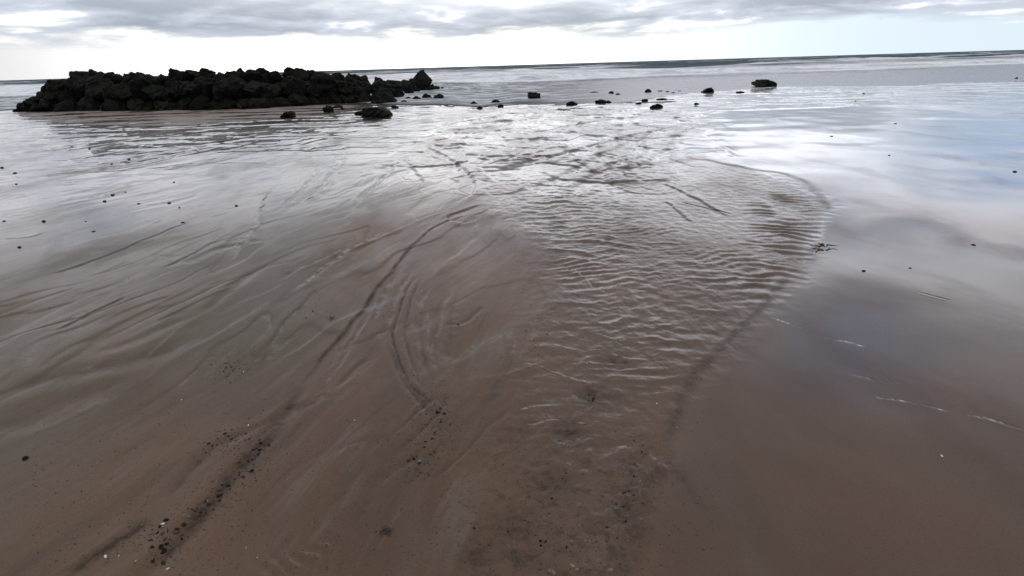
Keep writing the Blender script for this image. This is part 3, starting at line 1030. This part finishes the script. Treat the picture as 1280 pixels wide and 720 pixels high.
px_rock(666.5, 123, 16, 9.5, 'tall rounded black rock standing alone in the shallows mid picture', BOULDERS[7])
px_rock(716, 131, 17, 5.2, 'low wedge-shaped rock on the edge of the shining sand')
px_rock(743, 115.5, 10, 2.2, 'flat rock awash in the grey water far out')
px_rock(764, 116.5, 7, 3.8, 'left rock of a close little pair awash far out')
px_rock(773, 118, 8, 2.8, 'right rock of a close little pair awash far out')
px_rock(752, 129.5, 14, 5, 'wider rock of two touching rocks on the shining sand')
px_rock(761.5, 128.5, 7, 3.8, 'smaller rock of two touching rocks on the shining sand')
px_rock(812, 115, 9, 5.2, 'rounded rock awash, biggest of the far row left of the dome rock')
px_rock(826, 114, 6, 2.2, 'second rock of the far row right of its biggest rock')
px_rock(835, 114.6, 5, 2.2, 'third rock of the far row right of its biggest rock')
px_rock(843, 116, 8, 2.2, 'flat rock nearest the beach in the far row')
px_rock(850, 113.6, 5, 1.6, 'last tiny rock at the right end of the far row')
px_rock(806, 126.6, 8, 3, 'small rock at the water edge above the wide low dome')
px_rock(799, 130.4, 8, 2.4, 'small flat rock left of the wide low dome')
px_rock(829, 124.6, 13, 2.4, 'long flat rock above the wide low dome at the water edge')
px_rock(822, 135, 15, 5.2, 'wide low dome of black rock at the head of the stream')
px_rock(871, 131, 5, 2.4, 'tiny lone rock on the shining sand right of the stream head')
px_rock(887, 116, 16, 6.2, 'dome-shaped black rock on the edge of the bright wet flat')
px_rock(926, 117, 9, 2, 'thin flat rock between the dome-shaped rock and the big right rock')
px_rock(958, 108, 28, 10, 'big black rock by the sea, rightmost of the large loose rocks', BOULDERS[4], 'boulder', cat='boulder')
px_rock(1272, 98, 4, 3, 'tiny dark rock in the grey shallows at the far right')

random.seed(33)
# stones strewn on the flats
STONE = rock_material('dark_pebble_stone', (.028, .025, .023, 1), (.075, .062, .052, 1), 0, (.15, .115, .085, 1), .9)
PALE = rock_material('pale_pebble_stone', (.16, .14, .12, 1), (.30, .27, .23, 1), 0)
STONES = [rock_mesh('stone', 400 + i, 2, STONE, (1.0, random.uniform(.6, .85), random.uniform(.4, .6)), 8, .12, .6, 1.0, True) for i in range(6)]
for (a, b_, wd_, ht_, lab) in (
        (54, 279, 9, 6, 'biggest dark stone on the blue-grey left flat with a scour tail'),
        (23, 310, 8, 5, 'dark stone near the left picture edge below the biggest flat stone'),
        (130, 253, 7, 4, 'lower stone of a close pair on the left flat'),
        (140, 245, 8, 4, 'upper stone of a close pair on the left flat'),
        (156, 241, 5, 2, 'small stone at the tail of the close pair on the left flat'),
        (173, 256, 6, 3, 'small dark stone between the close pair and the streaked stone'),
        (211, 255, 7, 4, 'dark stone at the lower end of a straight scour streak'),
        (224, 261, 5, 3, 'faint small stone just below the streaked stone'),
        (160, 199, 6, 4, 'dark stone on the long rill across the left flat'),
        (139, 206, 5, 2, 'small stone left of the stone on the long rill'),
        (111, 186, 5, 3, 'small stone on the pale reflection before the groyne'),
        (89, 183, 5, 2, 'tiny stone beside the pale reflection before the groyne'),
        (2, 211, 6, 4, 'dark stone right at the left picture edge'),
        (18, 217, 6, 4, 'brownish stone near the left picture edge'),
        (20, 232, 5, 3, 'small stone just under the long rill at far left'),
        (228, 279, 8, 3, 'flat dark stone at the end of a long thin streak'),
        (116, 290, 7, 3, 'flat stone with a short streak on the middle left flat'),
        (107, 278, 5, 2, 'tiny stone above the flat stone with a short streak'),
        (295, 258, 6, 4, 'lone dark stone at the edge of the smooth grey pool'),
        (217, 228, 5, 3, 'tiny stone above the smooth grey pool'),
        (5, 279, 5, 3, 'small stone at left edge level with the biggest flat stone'),
        (28, 573, 13, 9, 'half-buried blackish lump in the olive sand lower left'),
        (1081, 338, 8, 4, 'dark stone on the mirror-like flat right of the stream'),
        (1218, 306, 8, 3, 'thin dark stone on the cloud reflection at right'),
        (1139, 334, 7, 2.4, 'thin flat stone right of the dark stone on the flat'),
        (1270, 214, 7, 4, 'dark stone near the right picture edge on the flat'),
        (1112, 195, 5, 2.4, 'tiny stone on the grey mirror flat upper right'),
        (1040, 171, 6, 2, 'tiny flat stone on the bright flat near the stream head'),
        (1080, 117.5, 4, 2, 'upper stone of two specks near the sea on the right flat'),
        (1070, 126.5, 4, 2, 'lower stone of two specks near the sea on the right flat'),
        (1120, 155, 6, 2, 'faint flat stone in the middle of the bright right flat'),
        (573, 404, 6, 3, 'dark stone in the middle of the swirl marks')):
    px_rock(a, b_, wd_ * .58, ht_ * .40, lab, random.choice(STONES), 'stone', None, cat='stone')

# weed scraps
WEED, n, b = mat('dark_weed')
b.inputs['Base Color'].default_value = (.030, .024, .016, 1)
b.inputs['Roughness'].default_value = .35


def weed_mesh(seed, strands, size):
    g = np.random.default_rng(seed)
    bm = bmesh.new()
    for _ in range(strands):
        a = g.uniform(0, 6.28)
        p = Vector((g.normal(0, .15), g.normal(0, .12), .05)) * size
        wd_ = size * g.uniform(.05, .12)
        prev = None
        for k in range(6):
            a += g.normal(0, .45)
            p = p + Vector((math.cos(a), math.sin(a) * .6, 0)) * size * .16
            ww = wd_ * (1 - k / 7)
            nrm = Vector((-math.sin(a), math.cos(a), 0)) * ww
            zz = size * (.05 + .07 * abs(g.normal()))
            ring = [bm.verts.new(p + nrm + Vector((0, 0, zz))), bm.verts.new(p + Vector((0, 0, zz + ww * .5))), bm.verts.new(p - nrm + Vector((0, 0, zz))), bm.verts.new(p + Vector((0, 0, zz - ww * .5)))]
            if prev:
                for i in range(4):
                    bm.faces.new((prev[i], prev[(i + 1) % 4], ring[(i + 1) % 4], ring[i]))
            else:
                bm.faces.new(ring[::-1])
            prev = ring
        bm.faces.new(prev)
    bmesh.ops.recalc_face_normals(bm, faces=bm.faces)
    me = D.meshes.new('weed_scrap')
    bm.to_mesh(me)
    bm.free()
    me.materials.append(WEED)
    return me


for i, (a, b_, size, lab) in enumerate(((1027, 309, .13, 'spiky dark weed scrap on the bright patch beside the stream bend'),
                                        (481, 662, .045, 'dark brown weed scrap under a pale pebble near the lower edge'),
                                        (412, 396, .05, 'small weed scrap on the sand bar left of the dark rill'))):
    x, y = ground(a, b_)
    o = link('weed_scrap', weed_mesh(500 + i, 7, size), None, label=lab, cat='seaweed')
    o.location = (x, y, sand_z(x, y))

# ------------------------------------------------------------------ pebbles and shells
PEB_D = [rock_mesh('pebble', 600 + i, 2, STONE, (1.0, random.uniform(.6, .9), random.uniform(.35, .6)), 9, .12, .45, .95, False) for i in range(5)]
PEB_P = [rock_mesh('pebble', 620 + i, 2, PALE, (1.0, random.uniform(.6, .9), random.uniform(.35, .6)), 9, .12, .45, .95, False) for i in range(3)]
CLUSTERS = [  # line in the photograph, spread px, count, size range (m), label, group
    ([(205, 692), (190, 668), (225, 655)], 14, 26, (.006, .016), 'pebble in the dark heap at the lower left end of the rill', 'pebbles in the lower left heap'),
    ([(240, 640), (262, 622), (290, 600), (310, 575), (330, 550)], 12, 44, (.005, .013), 'pebble strewn along the lower dark rill', 'pebbles along the lower rill'),
    ([(250, 560), (275, 550), (300, 545), (330, 530), (310, 565)], 10, 26, (.005, .012), 'pebble in the scatter just left of the dark rill', 'pebbles left of the rill'),
    ([(545, 500), (552, 525), (540, 545), (528, 570), (522, 600)], 14, 54, (.004, .011), 'pebble in the trail below the swirl marks', 'pebbles below the swirl'),
    ([(520, 470), (540, 490)], 10, 10, (.003, .008), 'pebble at the lower tip of the swirl marks', 'pebbles at the swirl tip'),
    ([(806, 556), (800, 590), (790, 615), (770, 650), (755, 690)], 16, 24, (.004, .009), 'pebble in the gravel along the right bank of the stream', 'pebbles along the stream bank'),
    ([(262, 460), (285, 455), (310, 445), (272, 470)], 12, 22, (.004, .011), 'pebble in the patch on the plain sand left of the rill', 'pebbles in the left sand patch'),
    ([(370, 380), (392, 376), (410, 394), (382, 385)], 12, 12, (.005, .012), 'pebble on the sand bar above the dark rill', 'pebbles on the sand bar'),
    ([(735, 488), (748, 494)], 8, 14, (.004, .010), 'pebble in the brown hollow of the rippled stream', 'pebbles in the stream hollow'),
    ([(640, 560), (700, 600), (660, 660), (720, 690), (600, 690)], 30, 40, (.003, .008), 'pebble on the brown sand under the lower stream', 'pebbles under the lower stream'),
    ([(668, 412), (662, 440), (672, 400)], 10, 10, (.004, .009), 'pebble on the left edge of the rippled stream', 'pebbles on the stream edge'),
]
placed = []
for pts, spread, count, (s0, s1), lab, grp in CLUSTERS:
    for k in range(count):
        t = random.random() * (len(pts) - 1)
        i = min(int(t), len(pts) - 2)
        f = t - i
        a = pts[i][0] * (1 - f) + pts[i + 1][0] * f + random.gauss(0, spread * .7)
        b_ = pts[i][1] * (1 - f) + pts[i + 1][1] * f + random.gauss(0, spread * .6)
        placed.append((a, b_, random.uniform(s0, s1) * random.choice((.45, .55, .7, .85, 1)), random.random() < .17, lab, grp))
xy = np.array([ground(p[0], p[1]) for p in placed])
zs = beach(xy[:, 0], xy[:, 1])[0]
for (a, b_, s_, pale_, lab, grp), (x, y), z in zip(placed, xy, zs):
    me = random.choice(PEB_P if pale_ else PEB_D)
    o = D.objects.new('pebble', me)
    C.objects.link(o)
    o.location = (x, y, z + s_ * .12)
    o.scale = (s_, s_, s_)
    o.rotation_euler = (random.uniform(-.2, .2), random.uniform(-.2, .2), random.uniform(0, 6.28))
    tag(o, ('pale ' if pale_ else 'dark ') + lab, 'pebble', ('pale ' if pale_ else 'dark ') + grp)

SHELL, n, b = mat('white_shell')
tc = n.n('ShaderNodeTexCoord').outputs['Object']
n.put(b.inputs['Base Color'], n.mix(n.noise(tc, 3.0, 4, .6), (.80, .77, .72, 1), (.60, .55, .48, 1)))
b.inputs['Roughness'].default_value = .4


def shell_mesh(seed, w_, d_, hgt):
    """small domed fan with ribs and a rolled edge"""
    g = np.random.default_rng(seed)
    bm = bmesh.new()
    rows = []
    for i in range(7):
        t = i / 6
        row = []
        for j in range(15):
            a = (j / 14 - .5) * 2.5
            rr = t * (1 + .05 * math.cos(a * 14)) * (1 + .04 * g.normal() * t)
            row.append(bm.verts.new((math.sin(a) * rr * w_, (math.cos(a) * rr - .5) * d_, hgt * (1 - (t - .35) ** 2 * 2.2) * (math.cos(a * .55)) + .05 * hgt * math.cos(a * 14) * t)))
        rows.append(row)
    for i in range(6):
        for j in range(14):
            bm.faces.new((rows[i][j], rows[i + 1][j], rows[i + 1][j + 1], rows[i][j + 1]))
    bmesh.ops.remove_doubles(bm, verts=bm.verts, dist=w_ * .002)
    bmesh.ops.recalc_face_normals(bm, faces=bm.faces)
    geo = bmesh.ops.solidify(bm, geom=bm.faces[:], thickness=w_ * .10)
    me = D.meshes.new('shell')
    bm.to_mesh(me)
    bm.free()
    for p in me.polygons:
        p.use_smooth = True
    me.materials.append(SHELL)
    return me


for i, (a, b_, s_, lab) in enumerate(((131, 694, .011, 'biggest white shell at the lower left end of the dark rill'),
                                      (203, 653, .009, 'white shell among the pebble heap at lower left'),
                                      (148, 693, .005, 'tiny white shell right beside the biggest white shell'),
                                      (169, 699, .005, 'small pale shell by the dark stripe at lower left'),
                                      (209, 709, .007, 'cream shell near the lower edge below the pebble heap'),
                                      (310, 529, .008, 'white shell in the pebble scatter left of the dark rill'),
                                      (304, 462, .010, 'white shell in the plain sand patch at left'),
                                      (226, 497, .006, 'small white shell lying alone on plain brown sand'),
                                      (443, 523, .008, 'small white shell on the bar between the rill and the pebble trail'),
                                      (1178, 567, .009, 'white shell alone on the smooth brown flat at right'),
                                      (821, 502, .007, 'small white shell at the right edge of the stream'),
                                      (846, 531, .006, 'tiny white shell on the right bank of the stream'))):
    x, y = ground(a, b_)
    o = link('shell', shell_mesh(700 + i, s_, s_ * .8, s_ * .4), None, label=lab, cat='shell')
    o.location = (x, y, sand_z(x, y) + s_ * .15)
    o.rotation_euler = (random.uniform(-.2, .2), random.uniform(-.2, .2), random.uniform(0, 6.28))
x, y = ground(481, 660)
o = D.objects.new('pebble', PEB_P[1])
C.objects.link(o)
o.location = (x, y, sand_z(x, y) + .012)
o.scale = (.013, .013, .013)
tag(o, 'pale pebble resting on the dark weed scrap near the lower edge', 'pebble')

# fine shell grit and gravel: nobody could count it
gco, gfs = ICO[1]
gv, gf, base_i = [], [], 0
GR = []
for pts, spread, count, *_ in CLUSTERS:
    for k in range(count * 9):
        t = random.random() * (len(pts) - 1)
        i = min(int(t), len(pts) - 2)
        f = t - i
        GR.append((pts[i][0] * (1 - f) + pts[i + 1][0] * f + random.gauss(0, spread * 1.3), pts[i][1] * (1 - f) + pts[i + 1][1] * f + random.gauss(0, spread * 1.1)))
for k in range(1800):
    GR.append((random.uniform(40, 900), 330 + 380 * random.random() ** .6))
gxy = np.array([ground(*p) for p in GR])
gz = beach(gxy[:, 0], gxy[:, 1])[0]
for (x, y), z in zip(gxy, gz):
    s_ = random.uniform(.0010, .0034) * random.choice((.7, 1, 1.25))
    q = gco * np.array([s_, s_ * random.uniform(.6, 1), s_ * .6]) * (1 + .25 * rng.normal(size=(len(gco), 1)))
    gv.append(q + np.array([x, y, z + s_ * .2]))
    gf.append(gfs + base_i)
    base_i += len(gco)
me = D.meshes.new('shell_grit')
me.from_pydata(np.concatenate(gv).tolist(), [], np.concatenate(gf).tolist())
me.update()
GRIT, n, b = mat('mixed_grit')
pos = n.n('ShaderNodeNewGeometry').outputs['Position']
gn = n.noise(pos, 37.0, 2, .5)
n.put(b.inputs['Base Color'], n.mix(n.ss(gn, .66, .72), (.035, .030, .027, 1), (.36, .32, .27, 1)))
b.inputs['Roughness'].default_value = .5
link('shell_grit', me, GRIT, label='fine dark grit and shell bits strewn over the wet sand', cat='grit', kind='stuff')
